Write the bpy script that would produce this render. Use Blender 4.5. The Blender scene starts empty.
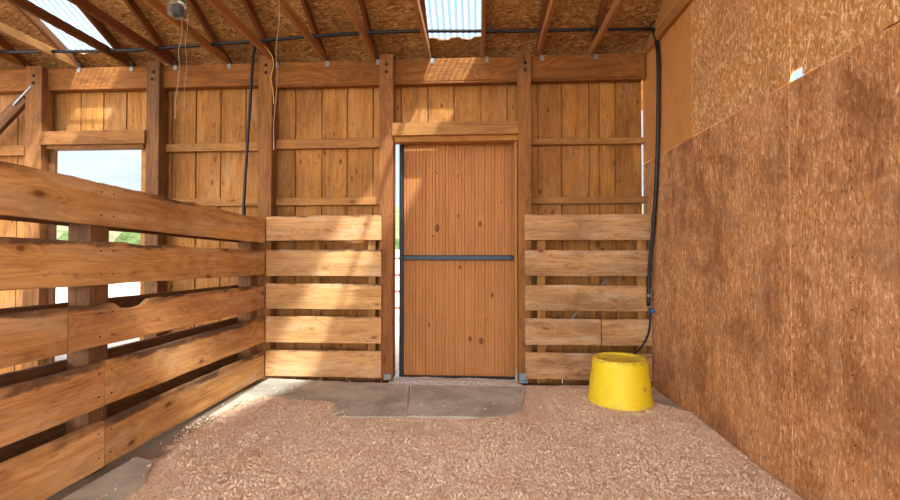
import bpy, bmesh, math, random
import numpy as np
from mathutils import Vector, Matrix, noise
random.seed(7); np.random.seed(7)
S = bpy.context.scene
COL = S.collection

# ------------------------------------------------------------------ camera
F = 450.0
CAM = Vector((0, 0, 1.28))
YAW = math.atan(27/450); PITCH = math.atan(7/450)
cd = bpy.data.cameras.new('camera'); cam = bpy.data.objects.new('camera', cd); COL.objects.link(cam)
cam.location = CAM; cam.rotation_euler = (math.pi/2 + PITCH, 0, YAW)
cd.lens = 36*F/900; cd.sensor_width = 36; cd.clip_end = 500
S.camera = cam
R = cam.rotation_euler.to_matrix()

def ray(px, py): return R @ Vector((px-450, 250-py, -F))
def at(px, py, y):                      # measured point on a plane of known depth
    d = ray(px, py); return CAM + d*(y/d.y)
def atx(px, py, x):
    d = ray(px, py); return CAM + d*(x/d.x)
def X(px, y, py=250): return at(px, py, y).x
def Z(py, y, px=450): return at(px, py, y).z

# ------------------------------------------------------------------ materials
def lin(h):
    if isinstance(h, str):
        v = [int(h[i:i+2], 16)/255 for i in (0, 2, 4)]
    else: v = [c/255 for c in h]
    return tuple((c/12.92 if c <= .04045 else ((c+.055)/1.055)**2.4) for c in v) + (1,)

class NT:
    def __init__(s, name):
        s.m = bpy.data.materials.new(name); s.m.use_nodes = True
        s.t = s.m.node_tree; s.t.nodes.clear()
        s.out = s.n('ShaderNodeOutputMaterial'); s.b = s.n('ShaderNodeBsdfPrincipled')
        s.l(s.b.outputs[0], s.out.inputs[0])
    def n(s, k, **kw):
        x = s.t.nodes.new(k)
        for a, v in kw.items(): setattr(x, a, v)
        return x
    def l(s, a, b): s.t.links.new(a, b)
    def put(s, sock, v):
        if hasattr(v, 'is_output'): s.l(v, sock)
        else: sock.default_value = v
    def math(s, op, a, b=0.0, c=0.0, clamp=False):
        x = s.n('ShaderNodeMath', operation=op, use_clamp=clamp)
        s.put(x.inputs[0], a); s.put(x.inputs[1], b); s.put(x.inputs[2], c); return x.outputs[0]
    def vmath(s, op, a, b=(0, 0, 0)):
        x = s.n('ShaderNodeVectorMath', operation=op); s.put(x.inputs[0], a); s.put(x.inputs[1], b); return x.outputs[0]
    def mix(s, f, a, b, bt='MIX'):
        x = s.n('ShaderNodeMix', data_type='RGBA', blend_type=bt)
        s.put(x.inputs[0], f); s.put(x.inputs[6], a); s.put(x.inputs[7], b); return x.outputs[2]
    def noise(s, v, scale=1, detail=3, rough=.55, dist=0, col=False):
        x = s.n('ShaderNodeTexNoise'); s.put(x.inputs['Vector'], v)
        x.inputs['Scale'].default_value = scale; x.inputs['Detail'].default_value = detail
        x.inputs['Roughness'].default_value = rough; x.inputs['Distortion'].default_value = dist
        return x.outputs[1 if col else 0]
    def vor(s, v, scale=1, rnd=1, out=0, feat='F1'):
        x = s.n('ShaderNodeTexVoronoi', feature=feat); s.put(x.inputs['Vector'], v)
        x.inputs['Scale'].default_value = scale; x.inputs['Randomness'].default_value = rnd
        return x.outputs[out]
    def ramp(s, v, a, b, lo=0.0, hi=1.0, smooth=True):
        x = s.n('ShaderNodeMapRange', interpolation_type='SMOOTHSTEP' if smooth else 'LINEAR'); s.put(x.inputs[0], v)
        x.inputs[1].default_value = a; x.inputs[2].default_value = b
        x.inputs[3].default_value = lo; x.inputs[4].default_value = hi; return x.outputs[0]
    def coord(s, axis='X', jitter=True):
        tc = s.n('ShaderNodeTexCoord'); sp = s.n('ShaderNodeSeparateXYZ'); s.l(tc.outputs['Object'], sp.inputs[0])
        cb = s.n('ShaderNodeCombineXYZ'); o = {'X': (0, 1, 2), 'Y': (1, 0, 2), 'Z': (2, 1, 0)}[axis]
        for i in range(3): s.l(sp.outputs[o[i]], cb.inputs[i])
        v = cb.outputs[0]; s.sep = sp
        if jitter:
            oi = s.n('ShaderNodeObjectInfo'); ge = s.n('ShaderNodeNewGeometry')
            r = s.math('ADD', s.math('MULTIPLY', oi.outputs['Random'], 41.7), s.math('MULTIPLY', ge.outputs['Random Per Island'], 23.3))
            v = s.vmath('ADD', v, s.comb(r, s.math('MULTIPLY', r, 1.7), s.math('MULTIPLY', r, .6)))
            s.rnd = s.math('FRACT', s.math('MULTIPLY', r, 3.77))
        return v
    def comb(s, a, b, c):
        x = s.n('ShaderNodeCombineXYZ'); s.put(x.inputs[0], a); s.put(x.inputs[1], b); s.put(x.inputs[2], c); return x.outputs[0]
    def bump(s, h, strength=.3, dist=.01):
        x = s.n('ShaderNodeBump'); x.inputs['Strength'].default_value = strength; x.inputs['Distance'].default_value = dist
        s.put(x.inputs['Height'], h); s.l(x.outputs[0], s.b.inputs['Normal'])
    def fin(s, col, rough=.75, spec=.25):
        s.put(s.b.inputs['Base Color'], col); s.put(s.b.inputs['Roughness'], rough)
        s.b.inputs['Specular IOR Level'].default_value = spec; return s.m

def wood(name, light, dark, axis='X', knots=1.0, ks=1.0, dirt=.35, dirtcol=(74, 50, 34), pale=.0, edge=0.0, ring=.5, vary=.35, rough=.78):
    N = NT(name); v = N.coord(axis)
    # knots
    kv = N.vor(N.vmath('MULTIPLY', N.vmath('ADD', v, N.vmath('MULTIPLY', N.noise(v, 3, 2, col=True), (.1, .1, .1))), (2.3*ks, 5.2*ks, 5.2*ks)), 1, 1)
    kn = N.ramp(kv, .045*ks, .10*ks, 1, 0); halo = N.ramp(kv, .05, .42, 1, 0)
    low = N.noise(N.vmath('MULTIPLY', v, (.55, 4.2, 4.2)), 1, 2, .45, .25)
    low = N.math('ADD', low, N.math('MULTIPLY', halo, .13*knots))
    rg = N.math('MULTIPLY_ADD', N.math('SINE', N.math('MULTIPLY', low, 95)), .5, .5)
    rg = N.math('POWER', rg, 1.6)
    fine = N.noise(N.vmath('MULTIPLY', v, (2.5, 95, 95)), 1, 4, .65)
    mid = N.noise(N.vmath('MULTIPLY', v, (1.1, 14, 14)), 1, 4, .6)
    f = N.math('ADD', N.math('MULTIPLY', rg, ring*.55), N.math('ADD', N.math('MULTIPLY_ADD', fine, 1.2, -.46), N.math('MULTIPLY_ADD', mid, 1.3, -.58)))
    f = N.math('ADD', f, N.math('MULTIPLY_ADD', N.rnd, vary, -vary/2), clamp=True)
    c = N.mix(f, lin(light), lin(dark))
    hsv = N.n('ShaderNodeHueSaturation'); N.l(c, hsv.inputs['Color'])
    hsv.inputs['Saturation'].default_value = 1.04
    N.put(hsv.inputs['Value'], N.math('MULTIPLY_ADD', N.rnd, vary*.8, 1-vary*.4))
    N.put(hsv.inputs['Hue'], N.math('MULTIPLY_ADD', N.rnd, .008, .4985)); c = hsv.outputs[0]
    # dirt blotches
    db = N.noise(N.vmath('MULTIPLY', v, (2.2, 4.5, 4.5)), 1, 6, .68, .4)
    c = N.mix(N.math('MULTIPLY', N.ramp(db, .52, .74), dirt), c, lin(dirtcol))
    d2 = N.noise(N.vmath('MULTIPLY', N.vmath('ADD', v, (3, 8, 2)), (9, 30, 30)), 1, 5, .72)
    c = N.mix(N.math('MULTIPLY', N.ramp(d2, .55, .72), dirt*1.1), c, lin(dirtcol))
    d3 = N.noise(N.vmath('MULTIPLY', N.vmath('ADD', v, (1, 2, 9)), (.9, 1.6, 1.6)), 1, 5, .6)
    c = N.mix(N.ramp(d3, .4, .68, 0, dirt*.75), c, lin(dirtcol))
    if pale:
        pb = N.noise(N.vmath('MULTIPLY', N.vmath('ADD', v, (5, 5, 5)), (1.5, 7, 7)), 1, 5, .65)
        c = N.mix(N.math('MULTIPLY', N.ramp(pb, .48, .72), pale), c, lin((214, 196, 172)))
    c = N.mix(N.math('MULTIPLY', kn, .75*min(1, knots)), c, lin((82, 40, 18)))
    c = N.mix(N.math('MULTIPLY', N.ramp(kv, .07, .2, 1, 0), .3*min(1, knots)), c, lin((130, 66, 28)))
    if edge:   # worn, soiled top arris of a rail (wear that belongs to the board)
        eb = N.noise(N.vmath('MULTIPLY', v, (3.5, 12, 12)), 1, 5, .7)
        ef = N.ramp(N.math('MULTIPLY_ADD', eb, .11, N.sep.outputs[2]), edge-.012, edge+.014)
        c = N.mix(N.math('MULTIPLY', ef, N.ramp(N.noise(N.vmath('MULTIPLY', v, (1.6, 2, 2)), 1, 4, .6), .42, .6, .1, .85)), c, lin((70, 48, 38)))
    h = N.math('ADD', N.math('MULTIPLY', fine, .5), N.math('MULTIPLY', mid, .8))
    N.bump(N.math('SUBTRACT', h, N.math('MULTIPLY', kn, .5)), .45, .006)
    return N.fin(c, rough)

def osb(name, cols, axis='X', scale=1.0, contrast=1.0, stain=.3, staincol=(84, 50, 28), fine=.5, streak=.0):
    N = NT(name); v = N.coord(axis); g = lin
    w = N.vmath('ADD', v, N.vmath('MULTIPLY', N.noise(v, 6, 3, col=True), (.045, .045, .045)))
    layers = []
    for k, ang in enumerate((0, .55, -.5, .18)):
        mp = N.n('ShaderNodeMapping'); N.l(w, mp.inputs[0])
        mp.inputs['Rotation'].default_value = (ang, ang, ang)
        mp.inputs['Location'].default_value = (k*3.1, k*1.7, k*2.3)
        vv = N.vmath('MULTIPLY', mp.outputs[0], (9*scale, 34*scale, 34*scale))
        vo = N.n('ShaderNodeTexVoronoi', feature='F1'); N.l(vv, vo.inputs['Vector'])
        sp = N.n('ShaderNodeSeparateColor'); N.l(vo.outputs['Color'], sp.inputs[0])
        layers.append((sp.outputs[0], sp.outputs[1], vo.outputs['Distance']))
    val = layers[0][0]
    for r, q, d in layers[1:]:
        x = N.n('ShaderNodeMix', data_type='FLOAT'); N.put(x.inputs[0], N.ramp(q, .5, .56)); N.put(x.inputs[2], val); N.put(x.inputs[3], r); val = x.outputs[0]
    fn = N.noise(N.vmath('MULTIPLY', v, (14, 120, 120)), 1, 3, .6)
    val = N.math('ADD', N.math('MULTIPLY_ADD', N.math('SUBTRACT', val, .5), contrast, .5), N.math('MULTIPLY_ADD', fn, fine, -fine/2), clamp=True)
    cr = N.n('ShaderNodeValToRGB'); N.l(val, cr.inputs[0]); e = cr.color_ramp.elements
    e[0].color = g(cols[0]); e[0].position = .05; e[1].color = g(cols[-1]); e[1].position = .95
    for i, cc in enumerate(cols[1:-1]):
        x = e.new((i+1)/(len(cols)-1)); x.color = g(cc)
    c = cr.outputs[0]
    db = N.noise(N.vmath('MULTIPLY', v, (1, 1.1, 1.1)), 1.8, 8, .74, .2)
    c = N.mix(N.math('MULTIPLY', N.ramp(db, .44, .62), stain), c, g(staincol))
    db2 = N.noise(N.vmath('ADD', v, (7, 3, 1)), 6.5, 5, .7)
    c = N.mix(N.math('MULTIPLY', N.ramp(db2, .5, .75), stain*.6), c, g(staincol))
    if streak:
        sb = N.noise(N.vmath('MULTIPLY', v, (1.3, 9, 9)), 1, 5, .6)
        c = N.mix(N.math('MULTIPLY', N.ramp(sb, .45, .7), streak), c, g(cols[-1]))
    N.bump(val, .35, .004)
    return N.fin(c, .7, .3)

def plain(name, col, rough=.5, metal=0.0, nz=.15, sc=20, col2=None, spec=.4, bump=.0):
    N = NT(name); v = N.coord('X', False)
    n = N.noise(v, sc, 4, .6)
    c2 = lin(col2) if col2 else tuple(x*.55 for x in lin(col)[:3])+(1,)
    c = N.mix(N.ramp(n, .4, .75, 0, nz*3 if nz*3 < 1 else 1), lin(col), c2)
    N.b.inputs['Metallic'].default_value = metal
    if bump: N.bump(n, bump, .01)
    return N.fin(c, rough, spec)

M = {}
M['rail']   = wood('rail_wood', (224, 168, 112), (156, 98, 54), dirt=.5, dirtcol=(104, 60, 36), pale=.3, edge=.15, ring=.4, vary=.07)
M['railb']  = wood('panel_board_wood', (230, 180, 126), (168, 112, 68), dirt=.35, dirtcol=(116, 82, 58), pale=.4, edge=.175, ring=.45, vary=.2)
M['railr']  = wood('soiled_board_wood', (206, 160, 114), (146, 100, 64), dirt=.62, dirtcol=(96, 66, 48), pale=.45, ring=.45, vary=.2)
M['wall']   = wood('wall_board_wood', (190, 134, 76), (124, 76, 38), axis='Z', knots=1.2, ks=1.45, dirt=.55, dirtcol=(92, 54, 28), ring=.45, pale=.12, vary=.3)
M['post']   = wood('post_wood', (160, 108, 66), (98, 60, 34), dirt=.5, dirtcol=(78, 50, 34), ring=.45, vary=.2)
M['darkpost'] = wood('dark_post_wood', (136, 94, 64), (80, 52, 36), dirt=.55, dirtcol=(58, 40, 30), ring=.45, vary=.2)
M['beam']   = wood('beam_wood', (154, 98, 54), (96, 56, 28), knots=.8, dirt=.45, dirtcol=(76, 44, 26), ring=.6, vary=.1)
M['girt']   = wood('girt_wood', (182, 130, 80), (118, 76, 42), dirt=.4, ring=.4)
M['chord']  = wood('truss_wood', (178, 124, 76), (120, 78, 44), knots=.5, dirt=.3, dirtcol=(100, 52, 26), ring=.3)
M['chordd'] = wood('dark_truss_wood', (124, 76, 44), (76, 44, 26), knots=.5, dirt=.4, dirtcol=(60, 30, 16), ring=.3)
M['door']   = wood('door_cedar', (194, 134, 84), (154, 96, 54), axis='Z', knots=.0, dirt=.15, dirtcol=(138, 80, 48), ring=.25, vary=.1, rough=.6)
M['strip']  = wood('strip_wood', (190, 134, 80), (148, 94, 50), knots=0, dirt=.2)
M['roof']   = osb('roof_strand_board', [(88, 56, 28), (146, 100, 52), (172, 124, 68), (208, 166, 106)], 'X', .42, .75, .4, (88, 54, 28))
M['osb_lo'] = osb('stall_strand_board', [(146, 92, 52), (190, 130, 78), (206, 148, 94), (244, 204, 160)], 'Z', .55, .6, .65, (122, 72, 40), 1.4, .16)
M['osb_hi'] = osb('upper_strand_board', [(166, 112, 60), (200, 142, 82), (216, 160, 100), (248, 214, 168)], 'Z', .5, .85, .3, (150, 100, 62), .6)
M['ply']    = osb('plywood_sheet', [(182, 122, 62), (200, 138, 74), (208, 148, 84), (216, 160, 98)], 'Z', .6, .5, .25, (160, 94, 42), .9)
M['black']  = plain('black_steel', (38, 42, 48), .45, .3, .1, 30)
M['rail_steel'] = plain('blue_black_steel', (40, 50, 60), .36, .4, .1, 30)
M['pipe']   = plain('black_poly_pipe', (26, 26, 30), .42, 0, .1, 30)
M['zinc']   = plain('galvanised_steel', (150, 152, 148), .45, .7, .3, 30)
M['bluegrey'] = plain('blue_grey_steel', (128, 156, 172), .5, .2, .2, 30)
M['bolt']   = plain('rusty_bolt', (60, 46, 44), .6, .5, .2, 60)
M['nail']   = plain('nail_holes', (52, 32, 20), .8, 0, .1, 60)
M['string'] = plain('white_string', (166, 150, 130), .8, 0, .2, 60)
M['tan']    = plain('tan_cord', (196, 154, 88), .8, 0, .2, 60)
M['blueplastic'] = plain('blue_plastic', (52, 110, 190), .4, 0, .1, 60)
M['green']  = plain('green_plastic', (40, 120, 70), .4, 0, .1, 60)
M['ground'] = plain('pale_sand', (196, 182, 164), .95, 0, .15, 3, (170, 152, 132), .1, .3)
M['hill']   = plain('dry_hillside', (104, 104, 78), .95, 0, .3, .4, (72, 80, 52), .1)
M['bush']   = plain('scrub_leaves', (74, 88, 54), .9, 0, .3, 6, (42, 58, 32), .1)
M['redrail'] = plain('red_oxide_rail', (168, 92, 78), .6, .2, .2, 10)
M['whiterail'] = plain('white_painted_rail', (226, 214, 208), .6, 0, .2, 10)

def concrete():
    N = NT('grey_stone_floor'); v = N.coord('X', False)
    a = N.noise(v, 2.4, 7, .65, .3); b = N.noise(v, 40, 3, .6)
    c = N.mix(N.ramp(a, .35, .68), lin((200, 194, 178)), lin((156, 151, 138)))
    c = N.mix(N.ramp(b, .45, .8, 0, .4), c, lin((176, 158, 134)))
    N.bump(N.math('ADD', a, N.math('MULTIPLY', b, .3)), .5, .01); return N.fin(c, .85, .2)
M['stone'] = concrete()
M['earth'] = plain('packed_earth', (136, 116, 92), .95, 0, .3, 5, (96, 80, 62), .1, .4)
def gravel():
    N = NT('pale_gravel'); v = N.coord('X', False)
    r = N.vor(v, 70, 1, 1); sp = N.n('ShaderNodeSeparateColor'); N.l(r, sp.inputs[0])
    c = N.mix(sp.outputs[0], lin((186, 180, 174)), lin((250, 246, 240)))
    N.bump(N.vor(v, 70), -.8, .01); return N.fin(c, .9, .2)
M['gravel'] = gravel()
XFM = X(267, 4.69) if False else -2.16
def shav():
    N = NT('shavings_bed'); v = N.coord('X', False)
    r = N.vor(v, 85, 1, 1); sp = N.n('ShaderNodeSeparateColor'); N.l(r, sp.inputs[0])
    c = N.mix(sp.outputs[0], lin((224, 184, 150)), lin((255, 234, 206)))
    a = N.noise(v, 3, 6, .7); c = N.mix(N.ramp(a, .45, .7, 0, .4), c, lin((218, 170, 134)))
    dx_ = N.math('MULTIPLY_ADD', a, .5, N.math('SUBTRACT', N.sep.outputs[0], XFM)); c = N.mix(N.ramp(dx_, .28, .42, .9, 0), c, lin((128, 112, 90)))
    N.bump(N.vor(v, 85), .8, .01); return N.fin(c, .9, .15)
M['shav'] = shav()
def flake():
    N = NT('shavings_flakes'); ge = N.n('ShaderNodeNewGeometry'); r = ge.outputs['Random Per Island']
    c = N.mix(r, lin((232, 192, 158)), lin((255, 238, 214)))
    tc = N.coord('X', False); a = N.noise(tc, 3, 5, .7)
    c = N.mix(N.ramp(a, .45, .72, 0, .4), c, lin((224, 174, 136)))
    a2 = N.noise(tc, 14, 4, .7); c = N.mix(N.ramp(a2, .5, .7, 0, .45), c, lin((206, 154, 118))); return N.fin(c, .85, .15)
M['flake'] = flake()
def bucket_mat():
    N = NT('yellow_tub_plastic'); v = N.coord('X', False); sp = N.sep
    c = lin((248, 218, 40)); a = N.noise(v, 9, 6, .7)
    top = N.ramp(sp.outputs[2], .355, .365)
    c = N.mix(N.ramp(a, .5, .75, 0, .25), c, lin((214, 168, 30)))
    d = N.noise(v, 14, 6, .7)
    c = N.mix(N.math('MULTIPLY', N.ramp(d, .42, .58), N.math('MULTIPLY', top, .45)), c, lin((150, 128, 96)))
    low = N.ramp(N.math('MULTIPLY_ADD', d, .2, sp.outputs[2]), .08, .17, .45, 0)
    c = N.mix(low, c, lin((206, 168, 84)))
    # pink mark on the side
    g = N.vmath('SUBTRACT', v, (.15, -.22, .17)); ln = N.n('ShaderNodeVectorMath', operation='LENGTH'); N.l(g, ln.inputs[0])
    pk = N.ramp(N.math('MULTIPLY_ADD', d, .05, ln.outputs[1]), .05, .06, .8, 0)
    c = N.mix(pk, c, lin((226, 120, 110)))
    rings = N.math('SINE', N.math('MULTIPLY', sp.outputs[2], 260)); N.bump(rings, .12, .004)
    return N.fin(c, .5, .4)
M['tub'] = bucket_mat()
def skylight_mat():
    N = NT('corrugated_clear_sheet'); t = N.t
    tr = N.n('ShaderNodeBsdfTransparent'); tl = N.n('ShaderNodeBsdfTranslucent'); mx = N.n('ShaderNodeMixShader')
    tr.inputs[0].default_value = (.76, .85, .93, 1); tl.inputs[0].default_value = (.66, .78, .9, 1)
    tc = N.coord('X', False)
    st = N.math('MULTIPLY_ADD', N.math('SINE', N.math('MULTIPLY', N.sep.outputs[0], 2*math.pi/.064)), .5, .5)
    N.put(mx.inputs[0], N.ramp(st, .3, .9, 0.08, .62)); N.l(tr.outputs[0], mx.inputs[1]); N.l(tl.outputs[0], mx.inputs[2])
    gl = N.n('ShaderNodeBsdfGlossy'); gl.inputs['Roughness'].default_value = .2; m2 = N.n('ShaderNodeMixShader'); m2.inputs[0].default_value = .05
    N.l(mx.outputs[0], m2.inputs[1]); N.l(gl.outputs[0], m2.inputs[2]); N.l(m2.outputs[0], N.out.inputs[0]); return N.m
M['sky'] = skylight_mat()
def clear_mat():
    N = NT('clear_plastic'); N.b.inputs['Base Color'].default_value = (.86, .88, .86, 1); N.b.inputs['Roughness'].default_value = .15
    N.b.inputs['Transmission Weight'].default_value = .93; N.b.inputs['IOR'].default_value = 1.3; return N.m
M['clear'] = clear_mat()

# ------------------------------------------------------------------ builders
def link(name, me, mat, parent=None, Mw=None):
    o = bpy.data.objects.new(name, me); COL.objects.link(o)
    if mat: me.materials.append(mat)
    Mw = Mw or Matrix.Identity(4)
    if parent is not None:
        o.parent = parent; o.matrix_local = WM[parent.name].inverted() @ Mw
    else: o.matrix_basis = Mw
    WM[o.name] = Mw
    return o
WM = {}
def tag(o, label, cat, group=None):
    o['label'] = label; o['category'] = cat
    if group: o['group'] = group
    return o
def thing(name, label, cat, loc=(0, 0, 0), group=None):
    o = bpy.data.objects.new(name, None); COL.objects.link(o); o.location = loc; o.empty_display_size = .1
    WM[o.name] = Matrix.Translation(loc); return tag(o, label, cat, group)
def struct(o): o['kind'] = 'structure'; return o
def sempty(name, loc=(0, 0, 0)):
    o = bpy.data.objects.new(name, None); COL.objects.link(o); o.location = loc; WM[o.name] = Matrix.Translation(loc); o['kind'] = 'structure'; return o
def frame(p0, p1, up):
    p0, p1, up = Vector(p0), Vector(p1), Vector(up); d = (p1-p0).normalized()
    y = up.cross(d).normalized(); z = d.cross(y)
    m = Matrix((d, y, z)).transposed().to_4x4(); m.translation = p0; return m
def plank(name, p0, p1, w, t, mat, parent=None, up=(0, 0, 1), wob=.0015, top=0.0, notches=(), bev=.004, warp=0.0):
    """a sawn board: length p0-p1, height w along up, thickness t; top = how ragged the upper edge is"""
    L = (Vector(p1)-Vector(p0)).length; n = max(2, min(90, int(L/(.05 if (top or notches) else .14))))
    sd = random.random()*100; vs = []; fs = []
    b = min(bev, t*.3)
    prof = [(-t/2, -w/2+b), (-t/2+b, -w/2), (t/2-b, -w/2), (t/2, -w/2+b), (t/2, w/2-b), (t/2-b, w/2), (-t/2+b, w/2), (-t/2, w/2-b)]
    for i in range(n+1):
        x = L*i/n
        wy = warp*math.sin(math.pi*i/n)
        for k, (y, z) in enumerate(prof):
            q = noise.noise(Vector((x*3+sd, k*.8, 0)))*wob
            q2 = noise.noise(Vector((x*2+sd, k*.8, 9)))*wob
            zz = z + q
            if k >= 4:
                if top:
                    zz += (noise.noise(Vector((x*4+sd, 3, 0)))*.6 + noise.noise(Vector((x*14+sd, 3+.4*k, 0)))*.4)*top - top*.3
                for (c, hw, dp) in notches:
                    u = (x-c)/hw
                    if abs(u) < 1: zz -= dp*(1-u*u)**.5*(1+.2*noise.noise(Vector((x*40, k, 0))))
            vs.append((x, y+q2+wy, zz))
    for i in range(n):
        for k in range(8):
            a = i*8+k; c = i*8+(k+1) % 8; fs.append((a, a+8, c+8, c))
    fs.append(tuple(range(8))); fs.append(tuple(range(n*8+7, n*8-1, -1)))
    me = bpy.data.meshes.new(name); me.from_pydata(vs, [], fs)
    bm = bmesh.new(); bm.from_mesh(me); bmesh.ops.recalc_face_normals(bm, faces=bm.faces); bm.to_mesh(me); bm.free()
    return link(name, me, mat, parent, frame(p0, p1, up))
def boxes(name, bl, mat, parent=None, bev=.003, origin=(0, 0, 0)):
    bm = bmesh.new()
    for (x0, x1, y0, y1, z0, z1) in bl:
        m = Matrix.Translation(((x0+x1)/2, (y0+y1)/2, (z0+z1)/2)) @ Matrix.Diagonal((x1-x0, y1-y0, z1-z0, 1))
        bmesh.ops.create_cube(bm, size=1, matrix=m)
    if bev: bmesh.ops.bevel(bm, geom=bm.edges[:], offset=bev, segments=1, affect='EDGES', clamp_overlap=True)
    me = bpy.data.meshes.new(name)
    bmesh.ops.translate(bm, verts=bm.verts, vec=-Vector(origin)); bm.to_mesh(me); bm.free()
    return link(name, me, mat, parent, Matrix.Translation(origin))
def tube(name, pts, r, mat, parent=None, seg=10, smooth=True):
    """swept round pipe along a smoothed path"""
    P = [Vector(p) for p in pts]
    if len(P) > 2 and smooth:
        Q = []
        for i in range(len(P)-1):
            a, b, c, d = P[max(0, i-1)], P[i], P[i+1], P[min(len(P)-1, i+2)]
            for k in range(6):
                t = k/6; Q.append(.5*((2*b)+(c-a)*t+(2*a-5*b+4*c-d)*t*t+(3*b-a-3*c+d)*t**3))
        Q.append(P[-1]); P = Q
    vs = []; fs = []; up = Vector((.13, .9, .31)).normalized()
    o = P[0].copy()
    for i, p in enumerate(P):
        d = (P[min(i+1, len(P)-1)]-P[max(0, i-1)]).normalized()
        a = (up-d*up.dot(d))
        if a.length < .05: a = Vector((1, 0, 0))-d*d.x
        a.normalize(); b = d.cross(a); up = a
        rr = r(i/(len(P)-1)) if callable(r) else r
        for k in range(seg):
            t = 2*math.pi*k/seg; vs.append(tuple(p-o+a*math.cos(t)*rr+b*math.sin(t)*rr))
    for i in range(len(P)-1):
        for k in range(seg):
            fs.append((i*seg+k, i*seg+(k+1) % seg, (i+1)*seg+(k+1) % seg, (i+1)*seg+k))
    fs.append(tuple(range(seg-1, -1, -1))); fs.append(tuple(range((len(P)-1)*seg, len(P)*seg)))
    me = bpy.data.meshes.new(name); me.from_pydata(vs, [], fs)
    for p in me.polygons: p.use_smooth = len(p.vertices) == 4
    return link(name, me, mat, parent, Matrix.Translation(o))
def lathe(name, prof, mat, parent=None, loc=(0, 0, 0), seg=48, fn=None):
    vs = []; fs = []
    for (r, z) in prof:
        for k in range(seg):
            a = 2*math.pi*k/seg; p = (r*math.cos(a), r*math.sin(a), z)
            vs.append(fn(p, a) if fn else p)
    for i in range(len(prof)-1):
        for k in range(seg): fs.append((i*seg+k, i*seg+(k+1) % seg, (i+1)*seg+(k+1) % seg, (i+1)*seg+k))
    fs.append(tuple(range(seg))[::-1]); fs.append(tuple(range((len(prof)-1)*seg, len(prof)*seg)))
    me = bpy.data.meshes.new(name); me.from_pydata(vs, [], fs)
    for p in me.polygons: p.use_smooth = len(p.vertices) == 4
    bm = bmesh.new(); bm.from_mesh(me); bmesh.ops.recalc_face_normals(bm, faces=bm.faces); bm.to_mesh(me); bm.free()
    return link(name, me, mat, parent, Matrix.Translation(loc))

# ------------------------------------------------------------------ dimensions
D = 4.69                       # depth of the back posts' front face
YB, YG, YW = 4.75, 4.80, 4.87  # header front, girt front, wall board inner face
XF = X(267, D)                 # stall side of the partition fence
XR = X(652, D, 380)            # right wall
HZ0, HZ1 = Z(80, YB, 480), Z(57, YB, 480)
SL = .48
def roofz(y): return HZ1+.115 + SL*(YB-y)

# ------------------------------------------------------------------ floor, ground
struct(boxes('floor', [(-7.5, XR+.3, -6, YW+.06, -.14, -.075)], M['earth'], bev=0))
def grid(name, x0, x1, y0, y1, nx, ny, fn, mat, parent=None):
    xs = np.linspace(x0, x1, nx); ys = np.linspace(y0, y1, ny)
    vs = [(x, y, fn(x, y)) for y in ys for x in xs]
    fs = [(j*nx+i, j*nx+i+1, (j+1)*nx+i+1, (j+1)*nx+i) for j in range(ny-1) for i in range(nx-1)]
    me = bpy.data.meshes.new(name); me.from_pydata(vs, [], fs)
    for p in me.polygons: p.use_smooth = True
    return link(name, me, mat, parent)
def gz(x, y):
    r = math.hypot(x, y)
    return -.14 + (max(0, y-30)*.13 + 1.2*noise.noise(Vector((x*.05, y*.05, 0)))*min(1, max(0, y-30)/15))
struct(grid('ground', -90, 90, -60, 90, 60, 50, lambda x, y: -.14 if y < 30 else gz(x, y), M['ground']))
struct(grid('hillside', -110, 60, 38, 110, 50, 24, lambda x, y: -.6 + (y-38)*.2 + 1.5*noise.noise(Vector((x*.04, y*.04, 3))), M['hill']))

# stone slabs by the doorway and along the fence
def slab(name, pts, mat, label, h0=-.075, h1=.0, group=None):
    bm = bmesh.new(); c = Vector((sum(p[0] for p in pts)/len(pts), sum(p[1] for p in pts)/len(pts), 0))
    P = []
    n = len(pts)
    for i in range(n):
        a, b = Vector(pts[i]), Vector(pts[(i+1) % n])
        for k in range(8):
            q = a.lerp(b, k/8); q += Vector((noise.noise(Vector((q.x*5, q.y*5, 1))), noise.noise(Vector((q.x*5, q.y*5, 7)))))*.012; P.append(q)
    top = [bm.verts.new((q.x-c.x, q.y-c.y, h1)) for q in P]; bot = [bm.verts.new((q.x-c.x, q.y-c.y, h0)) for q in P]
    bm.faces.new(top); bm.faces.new(bot[::-1])
    for i in range(len(P)): bm.faces.new((bot[i], bot[(i+1) % len(P)], top[(i+1) % len(P)], top[i]))
    bmesh.ops.recalc_face_normals(bm, faces=bm.faces)
    me = bpy.data.meshes.new(name); bm.to_mesh(me); bm.free()
    return tag(link(name, me, mat, None, Matrix.Translation(c)), label, 'stone slab', group)
def fl(px, py):
    d = ray(px, py); p = CAM + d*(-CAM.z/d.z); return (p.x, p.y)
yb = 4.5
slab('stone_slab', [(X(262, 4.5)+.04, 3.55), (X(413, 4.05)-.012, 3.6), (X(411, 4.5)-.012, yb), (XF+.05, yb+.15)], M['stone'], 'grey stone floor slab along the left boards and door post')
slab('stone_slab', [(X(413, 4.05)+.012, 3.62), (X(500, 3.8), 3.64), (X(518, 3.95), 3.82), (X(524, 4.2), 4.2), (X(526, 4.5), yb), (X(411, 4.5)+.012, yb)], M['stone'], 'grey stone floor slab in front of the sliding door')
slab('stone_slab', [(XF+.05, 1.8), (XF+.40, 1.85), (XF+.33, 2.5), (XF+.22, 2.72), (XF+.06, 2.78)], M['stone'], 'grey stone floor slab showing beside the left fence')
slab('stone_slab', [(XR-.42, 3.95), (XR-.05, 3.8), (XR-.05, 4.5), (XR-.42, 4.5)], M['stone'], 'grey stone floor slab in the corner behind the yellow tub')
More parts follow.
